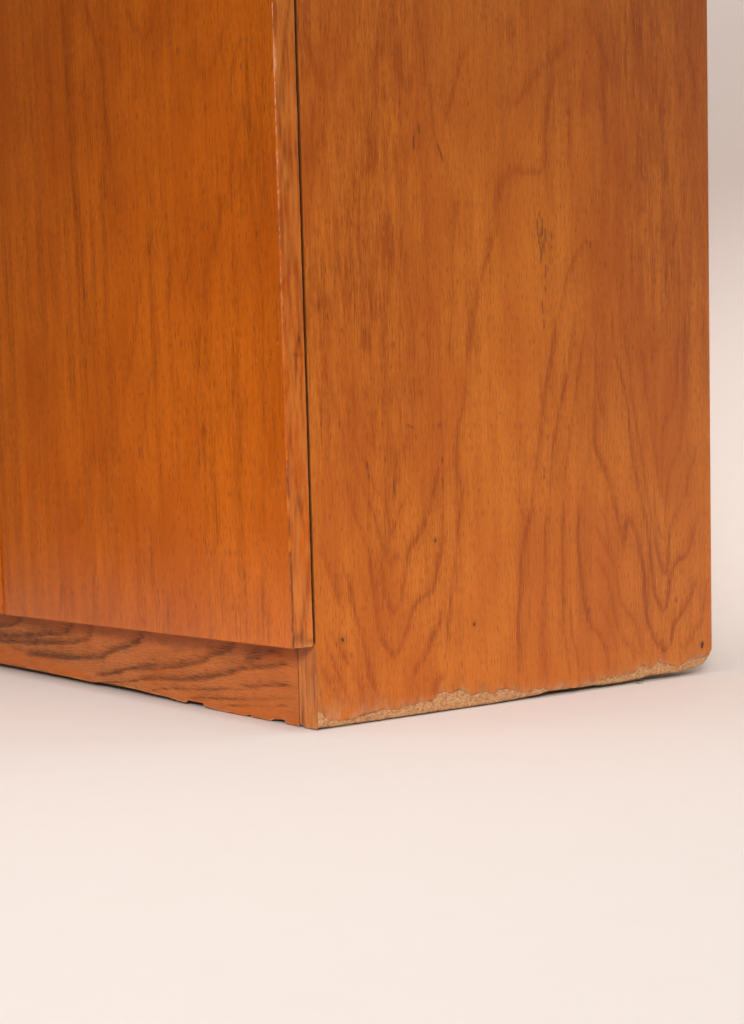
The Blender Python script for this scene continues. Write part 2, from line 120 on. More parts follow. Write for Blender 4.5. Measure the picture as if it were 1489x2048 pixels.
def stroke_field(u, v, strokes, sharp=0.30, cut=3.2, ripple=0.0):
    """darkness of the traced growth rings at points (u,v) in mm"""
    f = np.zeros(u.shape)
    for w, k, pts in strokes:
        sgn = 1.0 if w > 0 else -1.0
        w = abs(w)
        P = catmull(pts)
        L = np.concatenate([[0], np.cumsum(np.hypot(*np.diff(P, axis=0).T))])
        tot = L[-1]
        ramp = max(min(0.16*tot, 14.0), 0.4)
        best = np.full(u.shape, 1e9); sd = np.zeros(u.shape); tt = np.zeros(u.shape)
        R = cut*w+3.0
        lo = P.min(0)-R; hi = P.max(0)+R
        idx = np.nonzero((u > lo[0]) & (u < hi[0]) & (v > lo[1]) & (v < hi[1]))
        if len(idx[0]) == 0:
            continue
        uu = u[idx]; vv = v[idx]
        best = np.full(uu.shape, 1e9); sd = np.zeros(uu.shape); tt = np.zeros(uu.shape)
        for i in range(len(P)-1):
            a = P[i]; d = P[i+1]-a
            l = math.hypot(*d)
            if l < 1e-6:
                continue
            d = d/l
            sel = np.nonzero((uu > min(a[0], a[0]+d[0]*l)-R) & (uu < max(a[0], a[0]+d[0]*l)+R) &
                             (vv > min(a[1], a[1]+d[1]*l)-R) & (vv < max(a[1], a[1]+d[1]*l)+R))[0]
            x = uu[sel]-a[0]; y = vv[sel]-a[1]
            s = np.clip(x*d[0]+y*d[1], 0, l)
            ex = x-s*d[0]; ey = y-s*d[1]
            dist = np.hypot(ex, ey)
            side = np.sign(-d[1]*x + d[0]*y)
            upd = dist < best[sel]
            j = sel[upd]
            best[j] = dist[upd]; sd[j] = side[upd]; tt[j] = L[i]+s[upd]
        soft = sd*sgn > 0
        lam = 1.9+0.9*((abs(pts[0]*7.3) % 1.0))
        dd = np.where(soft, best, -best)
        rip = np.exp(-(best/(2.3*w+3.0))**2)*(0.5+0.5*np.cos(2*np.pi*(dd-0.2*w)/lam))
        prof = np.where(soft, np.exp(-(best/(0.85*w))**1.4), np.exp(-(best/(0.36*w+sharp))**2))
        fade = np.clip(np.minimum(tt, tot-tt)/ramp, 0, 1)*0.75+0.25
        fade = np.where(tot < 12, 1.0, fade)
        val = k*fade*np.clip(prof*0.92+ripple*rip, 0, 1)
        f[idx] = 1-(1-f[idx])*(1-val)
    return f

def grid_object(name, coords, attrs=None, material=None, parent=None, smooth=True, flip=False):
    R, C, _ = coords.shape
    me = bpy.data.meshes.new(name)
    n = R*C
    me.vertices.add(n)
    me.vertices.foreach_set("co", coords.reshape(-1).astype(np.float32))
    i = np.arange(R-1)[:, None]*C + np.arange(C-1)[None, :]
    q = np.stack([i, i+1, i+C+1, i+C], -1).reshape(-1, 4)
    if flip:
        q = q[:, ::-1]
    nf = len(q)
    me.loops.add(nf*4)
    me.loops.foreach_set("vertex_index", q.reshape(-1).astype(np.int32))
    me.polygons.add(nf)
    me.polygons.foreach_set("loop_start", (np.arange(nf)*4).astype(np.int32))
    me.polygons.foreach_set("use_smooth", np.full(nf, smooth))
    me.update(calc_edges=True)
    me.validate()
    for k, a in (attrs or {}).items():
        at = me.attributes.new(k, 'FLOAT', 'POINT')
        at.data.foreach_set("value", a.reshape(-1).astype(np.float32))
    if material:
        me.materials.append(material)
    o = bpy.data.objects.new(name, me)
    col.objects.link(o)
    if parent:
        o.parent = parent
    return o

def mesh_object(name, verts, faces, material, parent=None, smooth=False):
    me = bpy.data.meshes.new(name)
    me.from_pydata([tuple(v) for v in verts], [], faces)
    me.update()
    for p in me.polygons:
        p.use_smooth = smooth
    me.materials.append(material)
    o = bpy.data.objects.new(name, me)
    col.objects.link(o)
    if parent:
        o.parent = parent
    return o

def box(name, x0, x1, y0, y1, z0, z1, material, parent=None, bevel=0.0006):
    """box with all edges chamfered"""
    b = bevel
    vs_ = []
    for sx in (0, 1):
        for sy in (0, 1):
            for sz in (0, 1):
                X = (x0, x1)[sx]; Y = (y0, y1)[sy]; Z = (z0, z1)[sz]
                dx = b if sx == 0 else -b; dy = b if sy == 0 else -b; dz = b if sz == 0 else -b
                vs_ += [(X, Y+dy, Z+dz), (X+dx, Y, Z+dz), (X+dx, Y+dy, Z)]
    import bmesh
    bm = bmesh.new()
    vv = [bm.verts.new(v) for v in vs_]
    bmesh.ops.convex_hull(bm, input=vv)
    me = bpy.data.meshes.new(name)
    bm.to_mesh(me); bm.free()
    me.materials.append(material)
    o = bpy.data.objects.new(name, me)
    col.objects.link(o)
    if parent:
        o.parent = parent
    return o

# ---------------------------------------------------------------- materials
class NT:
    def __init__(self, name):
        self.mat = bpy.data.materials.new(name)
        self.mat.use_nodes = True
        self.t = self.mat.node_tree
        self.b = self.t.nodes["Principled BSDF"]
    def n(self, typ, **kw):
        nd = self.t.nodes.new(typ)
        for k, v in kw.items():
            setattr(nd, k, v)
        return nd
    def link(self, a, b):
        self.t.links.new(a, b)
    def val(self, x, sock):
        if isinstance(x, (int, float)):
            sock.default_value = x
        else:
            self.link(x, sock)
    def math(self, op, a, b=0.0, clamp=False):
        nd = self.n('ShaderNodeMath', operation=op, use_clamp=clamp)
        self.val(a, nd.inputs[0]); self.val(b, nd.inputs[1])
        return nd.outputs[0]
    def noise(self, scale, detail=2.0, rough=0.5, offset=(0, 0, 0), dist=0.0):
        if not hasattr(self, 'tc'):
            self.tc = self.n('ShaderNodeTexCoord')
        mp = self.n('ShaderNodeMapping')
        mp.inputs['Scale'].default_value = scale
        mp.inputs['Location'].default_value = offset
        self.link(self.tc.outputs['Object'], mp.inputs['Vector'])
        ns = self.n('ShaderNodeTexNoise')
        ns.inputs['Scale'].default_value = 1.0
        ns.inputs['Detail'].default_value = detail
        ns.inputs['Roughness'].default_value = rough
        ns.inputs['Distortion'].default_value = dist
        self.link(mp.outputs[0], ns.inputs['Vector'])
        return ns.outputs['Fac']
    def remap(self, x, a, b, c=0.0, d=1.0):
        nd = self.n('ShaderNodeMapRange')
        nd.clamp = True
        self.link(x, nd.inputs[0])
        for i, v in enumerate((a, b, c, d)):
            nd.inputs[i+1].default_value = v
        return nd.outputs[0]
    def attr(self, name):
        nd = self.n('ShaderNodeAttribute', attribute_name=name)
        return nd.outputs['Fac']
    def mix(self, fac, a, b, blend='MIX'):
        nd = self.n('ShaderNodeMix', data_type='RGBA', blend_type=blend)
        self.val(fac, nd.inputs[0])
        for x, s in ((a, nd.inputs[6]), (b, nd.inputs[7])):
            if isinstance(x, tuple):
                s.default_value = (*x, 1)
            else:
                self.link(x, s)
        return nd.outputs[2]

def wood(name, axis, light, dark, red, seed=0.0, fibre=1.0, streak=1.0, pore=0.0, rough=0.36, edge=False,
         tintcol=(0.55, 0.12, 0.008), spec=0.40, wearcol=(0.50, 0.29, 0.165)):
    m = NT(name)
    def sc(across, along):
        return (across, across, along) if axis == 'Z' else (along, across, across)
    off = (seed*3.1, seed*1.7, seed*2.3)
    grain = m.attr('grain'); mark = m.attr('mark'); wear = m.attr('wear'); tint = m.attr('tint')
    fine = m.noise(sc(1200, 40), 4.0, 0.72, off)
    tick = m.noise(sc(1500, 190), 2.0, 0.6, off)
    mid = m.noise(sc(320, 15), 4.0, 0.68, off)
    broad = m.noise(sc(75, 3.0), 2.5, 0.55, off)
    blot = m.noise(sc(17, 8), 2.0, 0.5, off)
    ff = m.remap(fine, 0.34, 0.68, -0.5, 0.5)
    t = m.math('MULTIPLY', grain, m.math('ADD', m.math('MULTIPLY', ff, 0.8), 1.15))
    t = m.math('ADD', t, m.math('MULTIPLY', m.remap(mid, 0.42, 0.70), 0.22*streak))
    t = m.math('ADD', t, m.math('MULTIPLY', m.remap(broad, 0.42, 0.70), 0.28*streak))
    t = m.math('ADD', t, m.math('MULTIPLY', ff, 0.55*fibre))
    t = m.math('ADD', t, m.math('MULTIPLY', m.remap(tick, 0.30, 0.70, -0.5, 0.5), 0.50*fibre))
    t = m.math('ADD', t, 0.02, True)
    c = m.mix(t, light, dark)
    # redder, older-varnish blotches
    c = m.mix(m.math('MULTIPLY', m.remap(blot, 0.42, 0.66), 0.55), c, red, 'MIX')
    c = m.mix(m.math('MULTIPLY', grain, 0.30), c, dark)
    if pore > 0:
        pr = m.noise(sc(1250, 60), 1.0, 0.5, off)
        pmask = m.remap(pr, 0.56, 0.66)
        amt = m.math('MULTIPLY', pmask, m.math('ADD', m.math('MULTIPLY', grain, 1.3*pore), 0.16*pore), True)
        c = m.mix(amt, c, (0.085, 0.030, 0.011))
    else:
        pr = m.noise(sc(1500, 130), 0.0, 0.5, off)
        amt = m.math('MULTIPLY', m.remap(pr, 0.66, 0.76), 0.50)
        c = m.mix(amt, c, (0.12, 0.028, 0.006))
    c = m.mix(m.math('MULTIPLY', tint, 0.85), c, tintcol)
    # scuffs down to bare wood, dirt, holes and joint darkening
    wn = m.noise((420, 420, 420), 3.0, 0.6, off)
    c = m.mix(m.math('MULTIPLY', wear, m.remap(wn, 0.30, 0.62, 0.35, 1.0), True), c, wearcol)
    dn_ = m.noise((700, 700, 300), 2.0, 0.6, off)
    c = m.mix(m.math('MULTIPLY', mark, m.remap(dn_, 0.25, 0.6, 0.6, 1.0), True), c, (0.050, 0.020, 0.010))
    m.link(c, m.b.inputs['Base Color'])
    rr = m.math('ADD', m.remap(m.noise((60, 60, 25), 3.0, 0.6, off), 0.3, 0.7, rough-0.05, rough+0.10),
                m.math('MULTIPLY', wear, 0.35), True)
    m.link(rr, m.b.inputs['Roughness'])
    m.b.inputs['IOR'].default_value = 1.48
    m.b.inputs['Specular IOR Level'].default_value = spec
    bmp = m.n('ShaderNodeBump')
    bmp.inputs['Strength'].default_value = 0.10 if pore == 0 else 0.25
    bmp.inputs['Distance'].default_value = 0.0004
    h = m.math('SUBTRACT', m.math('MULTIPLY', fine, 0.6), m.math('MULTIPLY', mark, 1.2))
    if pore > 0:
        h = m.math('SUBTRACT', h, m.math('MULTIPLY', amt, 1.0))
    m.link(h, bmp.inputs['Height'])
    m.link(bmp.outputs[0], m.b.inputs['Normal'])
    return m.mat

LIGHT = (0.590, 0.168, 0.015)
DARK = (0.300, 0.057, 0.003)
RED = (0.430, 0.088, 0.005)
M_side = wood("oak_veneer_side", 'Z', LIGHT, DARK, RED, 1.0)
M_door = wood("oak_veneer_door", 'Z', (0.620, 0.140, 0.006), (0.240, 0.044, 0.002), (0.440, 0.080, 0.002), 4.0, fibre=1.0, streak=1.15, rough=0.22, spec=0.5, wearcol=(0.62, 0.31, 0.13), tintcol=(0.56, 0.180, 0.030))
M_edge = wood("oak_edge_band", 'Z', (0.600, 0.205, 0.042), (0.300, 0.072, 0.012), (0.50, 0.15, 0.025), 7.0, fibre=1.4, streak=1.5, pore=0.5, rough=0.42)
M_plinth = wood("oak_plinth", 'X', (0.560, 0.170, 0.042), (0.170, 0.050, 0.014), (0.50, 0.125, 0.020), 9.0, fibre=1.2, streak=0.6, pore=0.9, rough=0.48, spec=0.22, wearcol=(0.58, 0.29, 0.12))
M_inner = wood("oak_plain", 'Z', (0.52, 0.20, 0.06), (0.30, 0.09, 0.02), (0.45, 0.15, 0.03), 12.0)

def mat_core():
    m = NT("particleboard")
    tc = m.n('ShaderNodeTexCoord')
    mp = m.n('ShaderNodeMapping'); mp.inputs['Scale'].default_value = (1100, 700, 1300)
    m.link(tc.outputs['Object'], mp.inputs['Vector'])
    vo = m.n('ShaderNodeTexVoronoi'); vo.inputs['Scale'].default_value = 1.0
    vo.inputs['Randomness'].default_value = 1.0
    m.link(mp.outputs[0], vo.inputs['Vector'])
    cr = m.n('ShaderNodeValToRGB')
    els = cr.color_ramp.elements
    els[0].position = 0.0; els[0].color = (0.420, 0.170, 0.060, 1)
    els[1].position = 1.0; els[1].color = (0.600, 0.360, 0.185, 1)
    e = els.new(0.35); e.color = (0.500, 0.245, 0.098, 1)
    e = els.new(0.65); e.color = (0.545, 0.295, 0.135, 1)
    sep = m.n('ShaderNodeSeparateColor')
    m.link(vo.outputs['Color'], sep.inputs[0])
    m.link(sep.outputs[0], cr.inputs[0])
    n1 = m.noise((260, 200, 260), 3.0, 0.6)
    c = m.mix(m.remap(n1, 0.52, 0.75, 0.0, 0.6), cr.outputs[0], (0.36, 0.13, 0.040))
    c = m.mix(m.math('MULTIPLY', m.attr('mark'), 0.9, True), c, (0.060, 0.024, 0.012))
    m.link(c, m.b.inputs['Base Color'])
    m.b.inputs['Roughness'].default_value = 0.85
    bmp = m.n('ShaderNodeBump'); bmp.inputs['Strength'].default_value = 0.45; bmp.inputs['Distance'].default_value = 0.0008
    m.link(m.noise((900, 700, 900), 3.0, 0.65), bmp.inputs['Height'])
    m.link(bmp.outputs[0], m.b.inputs['Normal'])
    return m.mat
M_core = mat_core()

def mat_plain(name, color, rough):
    m = NT(name)
    n1 = m.noise((900, 900, 900), 2.0, 0.6)
    c = m.mix(m.remap(n1, 0.35, 0.65, 0.0, 0.5), color, tuple(x*0.5 for x in color))
    m.link(c, m.b.inputs['Base Color'])
    m.b.inputs['Roughness'].default_value = rough
    return m.mat
M_hole = mat_plain("nail_hole_dark", (0.070, 0.030, 0.016), 0.8)
M_lint = mat_plain("dark_lint", (0.05, 0.035, 0.03), 0.9)
M_raw = mat_plain("raw_board_edge", (0.30, 0.13, 0.05), 0.85)

def mat_backdrop():
    m = NT("backdrop_paint")
    n1 = m.noise((3, 3, 3), 3.0, 0.6)
    n2 = m.noise((28, 28, 28), 4.0, 0.75)
    c = m.mix(m.remap(n1, 0.35, 0.65), (0.825, 0.786, 0.768), (0.815, 0.781, 0.760))
    c = m.mix(m.remap(n2, 0.50, 0.75, 0.0, 0.45), c, (0.80, 0.755, 0.725))
    m.link(c, m.b.inputs['Base Color'])
    m.b.inputs['Roughness'].default_value = 0.75
    m.b.inputs['Specular IOR Level'].default_value = 0.2
    bmp = m.n('ShaderNodeBump'); bmp.inputs['Strength'].default_value = 0.05; bmp.inputs['Distance'].default_value = 0.001
    m.link(m.noise((220, 220, 220), 3.0, 0.6), bmp.inputs['Height'])
    m.link(bmp.outputs[0], m.b.inputs['Normal'])
    return m.mat
M_back = mat_backdrop()

# ---------------------------------------------------------------- the setting: one sweep of white floor turning up into a wall
YC, RC = 0.430, 0.55
prof = [(-4.0, 0.0), (-1.0, 0.0), (0.0, 0.0), (0.25, 0.0)]
for k in range(0, 25):
    a = k/24*math.pi/2
    prof.append((YC+RC*math.sin(a), RC-RC*math.cos(a)))
prof += [(YC+RC, 1.0), (YC+RC, 1.8), (YC+RC, 2.8)]
xs = [-4.0, -1.0, 0.0, 1.0, 4.0]
cs = np.array([[(x, y, z) for x in xs] for (y, z) in prof])
backdrop = grid_object("backdrop", cs, material=M_back)
backdrop["kind"] = "structure"

# ---------------------------------------------------------------- the cabinet
cabinet = bpy.data.objects.new("cabinet", None)
col.objects.link(cabinet)
cabinet.empty_display_size = 0.05
cabinet["label"] = "worn orange-brown oak veneer cabinet with chipped bottom edges standing on the white backdrop"
cabinet["category"] = "cabinet"

# --- side panel: oak veneer face ------------------------------------------------
ve = np.array(VEN_EDGE); ce = np.array(CORE_EDGE)
def ven_edge(y):
    z = np.interp(y, ve[:, 0], ve[:, 1])
    z = z + 0.35*vnoise(y, y*0, 1.3, 1, 11) + 0.25*vnoise(y, y*0, 0.6, 1, 12)
    return np.maximum(z, 1.2)
def core_edge(y):
    z = np.interp(y, ce[:, 0], ce[:, 1])
    return np.maximum(z, 0.85) + 0.25*np.abs(vnoise(y, y*0, 1.7, 1, 13)) + 0.2*np.abs(vnoise(y, y*0, 0.8, 1, 14))

yy = np.concatenate([[0.0, 0.25], np.arange(0.8, WS*1000-0.6, 0.8), [WS*1000-0.4, WS*1000]])
zn = np.concatenate([np.arange(0, 30, 0.7), np.arange(30, 620, 1.25), [640, 700, 780, HT*1000]])
Yg, Zn = np.meshgrid(yy, zn)
zb = np.maximum(ven_edge(yy), core_edge(yy)+0.8)[None, :]
Zg = np.where(Zn < 30, zb+(Zn/30.0)*(30-zb), Zn)
su = Yg + 0.5*vnoise(Yg, Zg, 4.0, 40.0, 21)
sv = Zg + 2.2*vnoise(Yg, Zg, 0.85, 14.0, 22) + 1.2*vnoise(Yg, Zg, 2.2, 26.0, 23)
grain = stroke_field(su, sv, SIDE, ripple=0.46)
grain = np.clip(grain*(0.80+0.26*vnoise(Yg, Zg, 0.9, 16, 24)+0.25*vnoise(Yg, Zg, 6, 30, 25)), 0, 1)
# dense straight figure: reddish streaks near the front edge and along the back edge
zone = np.clip((150-Yg)/60, 0, 1)*np.clip((Zg-95)/130, 0, 1)
zone = np.maximum(zone, np.clip((Yg-235)/60, 0, 1)*np.clip((Zg-170)/120, 0, 1))
zone = np.maximum(zone, 0.35*np.clip((Zg-330)/120, 0, 1))
st = 0.5*vnoise(su, sv, 1.7, 16, 26)+0.45*vnoise(su, sv, 4.6, 30, 27)+0.5*vnoise(su, sv, 0.85, 9, 28)+0.30*vnoise(su, sv, 15, 45, 29)
grain = 1-(1-grain)*(1-zone*np.clip(0.24+0.24*st, 0, 0.6))
mark = np.zeros_like(grain)
for pts in MARK_SIDE:
    mark = np.maximum(mark, 0.95*stroke_field(Yg, Zg, [[0.6, 1.0, pts]], sharp=0.45))
wear = np.zeros_like(grain)
h = Zg-zb
reach = 3.0+8.0*np.clip(1-Yg/75, 0, 1)+2.0*np.clip(vnoise(Yg, Zg*0, 14, 1, 31), 0, 1)
wear = np.exp(-(h/reach)**1.3)*np.clip(0.50+0.55*vnoise(Yg, Zg, 4, 7, 32)+0.25*vnoise(Yg, Zg, 1.2, 3, 33), 0, 1)*0.75
mark = np.maximum(mark, np.exp(-(h/0.9)**2)*np.clip(0.0+0.9*vnoise(Yg, Zg*0, 6, 1, 34), 0, 0.7))
for (ny_, nz_, nr_) in NAILS:
    mark = np.maximum(mark, 0.55*np.exp(-((Yg-ny_)/(1.5*nr_))**2-((Zg-nz_)/(1.9*nr_))**2))
# grime creeping up from the front bottom corner and along the worn edge
mark = np.maximum(mark, 0.45*np.exp(-(Yg/5.0)**2-((Zg-28)/12)**2)*np.clip(vnoise(Yg, Zg, 1.5, 5, 35)+0.4, 0, 1))
mark = np.maximum(mark, 0.32*np.exp(-(h/9.0)**2)*np.clip(vnoise(Yg, Zg, 5, 9, 36)-0.05, 0, 1))
for (a, b) in SPECK_SIDE:
    wear = np.maximum(wear, np.exp(-((Yg-a)**2+(Zg-b)**2)/0.45**2))
# pale rubbed arris along the back and front edge
wear = np.maximum(wear, np.exp(-((WS*1000-Yg)/1.2)**2)*np.clip(0.35+0.5*vnoise(Yg*0, Zg, 1, 14, 37), 0, 0.6))
X = np.zeros_like(Yg)
coords = np.stack([X, Yg, Zg], -1)*MM
lip = coords[:1].copy(); lip[..., 0] = -0.0009; lip[..., 2] += 0.0001
coords = np.concatenate([lip, coords], 0)
def ext(a):
    return np.concatenate([a[:1], a], 0)
grain, mark, wear = ext(grain), np.maximum(ext(mark), 0), ext(wear)
first = coords[:, :1].copy(); first[..., 0] -= 0.0004; first[..., 1] += 0.00005
last = coords[:, -1:].copy(); last[..., 0] -= TP*0.99
last0 = coords[:, -1:].copy(); last0[..., 0] -= 0.0006; coords[:, -1, 1] -= 0.0005
coords = np.concatenate([first, coords, last0, last], 1)
mark[:, 0] = np.maximum(mark[:, 0], 0.35)  # arris beside the door gap darkened in colour to cancel its grey highlight
def ext2(a):
    return np.concatenate([a[:, :1], a, a[:, -1:], a[:, -1:]], 1)
side = grid_object("side_panel", coords, dict(grain=ext2(grain), mark=ext2(mark), wear=ext2(wear)), M_side, cabinet, smooth=False)

# inside face, so the panel is a solid board
box("inner_face", -TP, -0.0016, 0.0040, WS-0.001, 0.026, HT-0.002, M_inner, side)

# --- exposed particleboard along the bottom of the side panel
yc = np.concatenate([np.arange(0.2, WS*1000-0.4, 0.55)])
vz = np.maximum(ven_edge(yc), core_edge(yc)+0.8)+4.0
cz = core_edge(yc)
tt = np.linspace(0, 1, 22)
Yc, Tc = np.meshgrid(yc, tt)
Zc = cz[None, :]+(vz-cz)[None, :]*Tc
hb = Zc-cz[None, :]
bump = 0.35*vnoise(Yc, Zc, 1.5, 1.2, 41)+0.30*vnoise(Yc, Zc, 0.7, 0.7, 42)+0.35*vnoise(Yc, Zc, 4.0, 3.0, 43)
Xc = -0.85+0.85*bump-1.8*np.exp(-hb/1.0)
Xc = np.where(Tc > 0.80, np.minimum(Xc, -0.95), Xc)
cmark = np.exp(-(hb/0.7)**2)*np.clip(0.2+0.9*vnoise(Yc, Zc*0, 3, 1, 44), 0, 1)
cmark = np.maximum(cmark, np.clip(vnoise(Yc, Zc, 2.6, 1.8, 45)-0.55, 0, 1)*1.2)
cc = np.stack([Xc, Yc, Zc], -1)*MM
under = cc[:1].copy(); under[..., 0] = -TP; under[..., 2] += 0.0002
cc = np.concatenate([under, cc], 0)
cmark = np.concatenate([cmark[:1]*0+0.6, cmark], 0)
grid_object("particleboard_core", cc, dict(mark=cmark), M_core, side)
# loose chips still hanging on the broken edge
chips_v, chips_f = [], []
for k in range(120):
    y = rng.uniform(3, WS*1000-8)
    zt = float(np.interp(y, ve[:, 0], ve[:, 1])); z0 = float(core_edge(np.array([y]))[0])
    if zt-z0 < 2.0:
        continue
    z = rng.uniform(z0+0.4, zt-0.3)
    s = rng.uniform(0.3, 0.7); a = rng.uniform(0, math.pi)
    dy, dz = math.cos(a)*s, math.sin(a)*s*0.6
    ny, nz = -math.sin(a)*s*0.35, math.cos(a)*s*0.35
    x = -0.75+rng.uniform(0.0, 0.45)-1.4*math.exp(-(z-z0)/0.9)
    b = len(chips_v)
    for (p, q_, xo) in ((1, 0, 0), (0, 1, 0.15), (-1, 0, 0), (0, -1, 0.1)):
        chips_v.append(((x+xo)*MM, (y+p*dy+q_*ny)*MM, (z+p*dz+q_*nz)*MM))
    chips_v.append(((x-0.7)*MM, y*MM, z*MM))
    chips_f += [(b, b+1, b+2, b+3), (b, b+4, b+1), (b+1, b+4, b+2), (b+2, b+4, b+3), (b+3, b+4, b)]
chips = mesh_object("wood_chips", chips_v, chips_f, M_core, side)
chips["kind"] = "stuff"

# --- front edge band of the side panel (seen under the door)
def strip(name, x0, x1, y, z0f, z1, mat, parent, seed, nx=40, dz=0.9):
    xx = np.linspace(x0, x1, nx)*1000
    z = np.arange(0, z1*1000, dz)
    Xs, Zs = np.meshgrid(xx, z)
    lo = z0f(xx)[None, :]
    Zs = np.where(Zs < 12, lo+(Zs/12.0)*(12-lo), Zs)
    g = np.clip(0.8*vnoise(Xs, Zs, 1.3, 34, seed)+0.5*vnoise(Xs, Zs, 3.0, 50, seed+1)+0.15, 0, 1)
    mk = np.exp(-((Xs-x0*1000)/1.0)**2)*np.clip(0.3+0.6*vnoise(Xs*0, Zs, 1, 6, seed+2), 0, 0.8)
    we = np.exp(-((Xs-x1*1000)/0.9)**2)*np.clip(0.2+0.6*vnoise(Xs*0, Zs, 1, 5, seed+3), 0, 0.7)
    we = np.maximum(we, np.exp(-((Zs-lo)/3.0)**2)*np.clip(0.3+0.6*vnoise(Xs, Zs, 2, 3, seed+4), 0, 0.8))
    co = np.stack([Xs, np.full_like(Xs, y*1000), Zs], -1)*MM
    co[:, 0, 1] += 0.0006
    return grid_object(name, co, dict(grain=g, mark=mk, wear=we), mat, parent, smooth=False)
strip("front_edge", -TP, -0.0004, 0.0, lambda x: 0.7+0.5*np.abs(vnoise(x, x*0, 1.6, 1, 51))+np.where(x < -17, 1.2, 0), HD+0.003, M_edge, side, 52)

# --- nail holes in the side panel: flat discs, the recess's shade put into their colour
for (y, z, r) in NAILS[:4]:
    n = 11
    r = r*1.5 if y > 380 else r*0.8
    vv = [(0.00010, y*MM, z*MM)]
    for k in range(n):
        a = k/n*2*math.pi
        q_ = r*(1+0.25*math.sin(2*a+y)+0.12*math.sin(5*a+z))*0.85
        vv.append((0.00018, (y+q_*math.cos(a)*0.85)*MM, (z+q_*1.25*math.sin(a))*MM))
    ff = [(0, 1+k, 1+(k+1) % n) for k in range(n)]
    mesh_object("nail_hole", vv, ff, M_hole, side)

# --- doors ---------------------------------------------------------------------
ARRIS_PALE = [(441, 420, 1.0), (396, 384, .30), (371, 361, .42), (348, 338, .40), (304, 291, .38), (282, 273, .4), (216, 206, .35), (200, 190, .22), (150, 146, .35)]
ARRIS_DARK = [(414, 398, .45), (334, 316, .5), (176, 155, .85), (142, 128, .7), (118, 57, .95), (235, 222, .35), (300, 284, .2), (470, 445, .3)]
def along(z, spans):
    f = np.zeros_like(z)
    for a, b, k in spans:
        c, hw = (a+b)/2, abs(a-b)/2+1.0
        f = np.maximum(f, k*np.clip((hw+2.0-np.abs(z-c))/3.0, 0, 1))
    return f

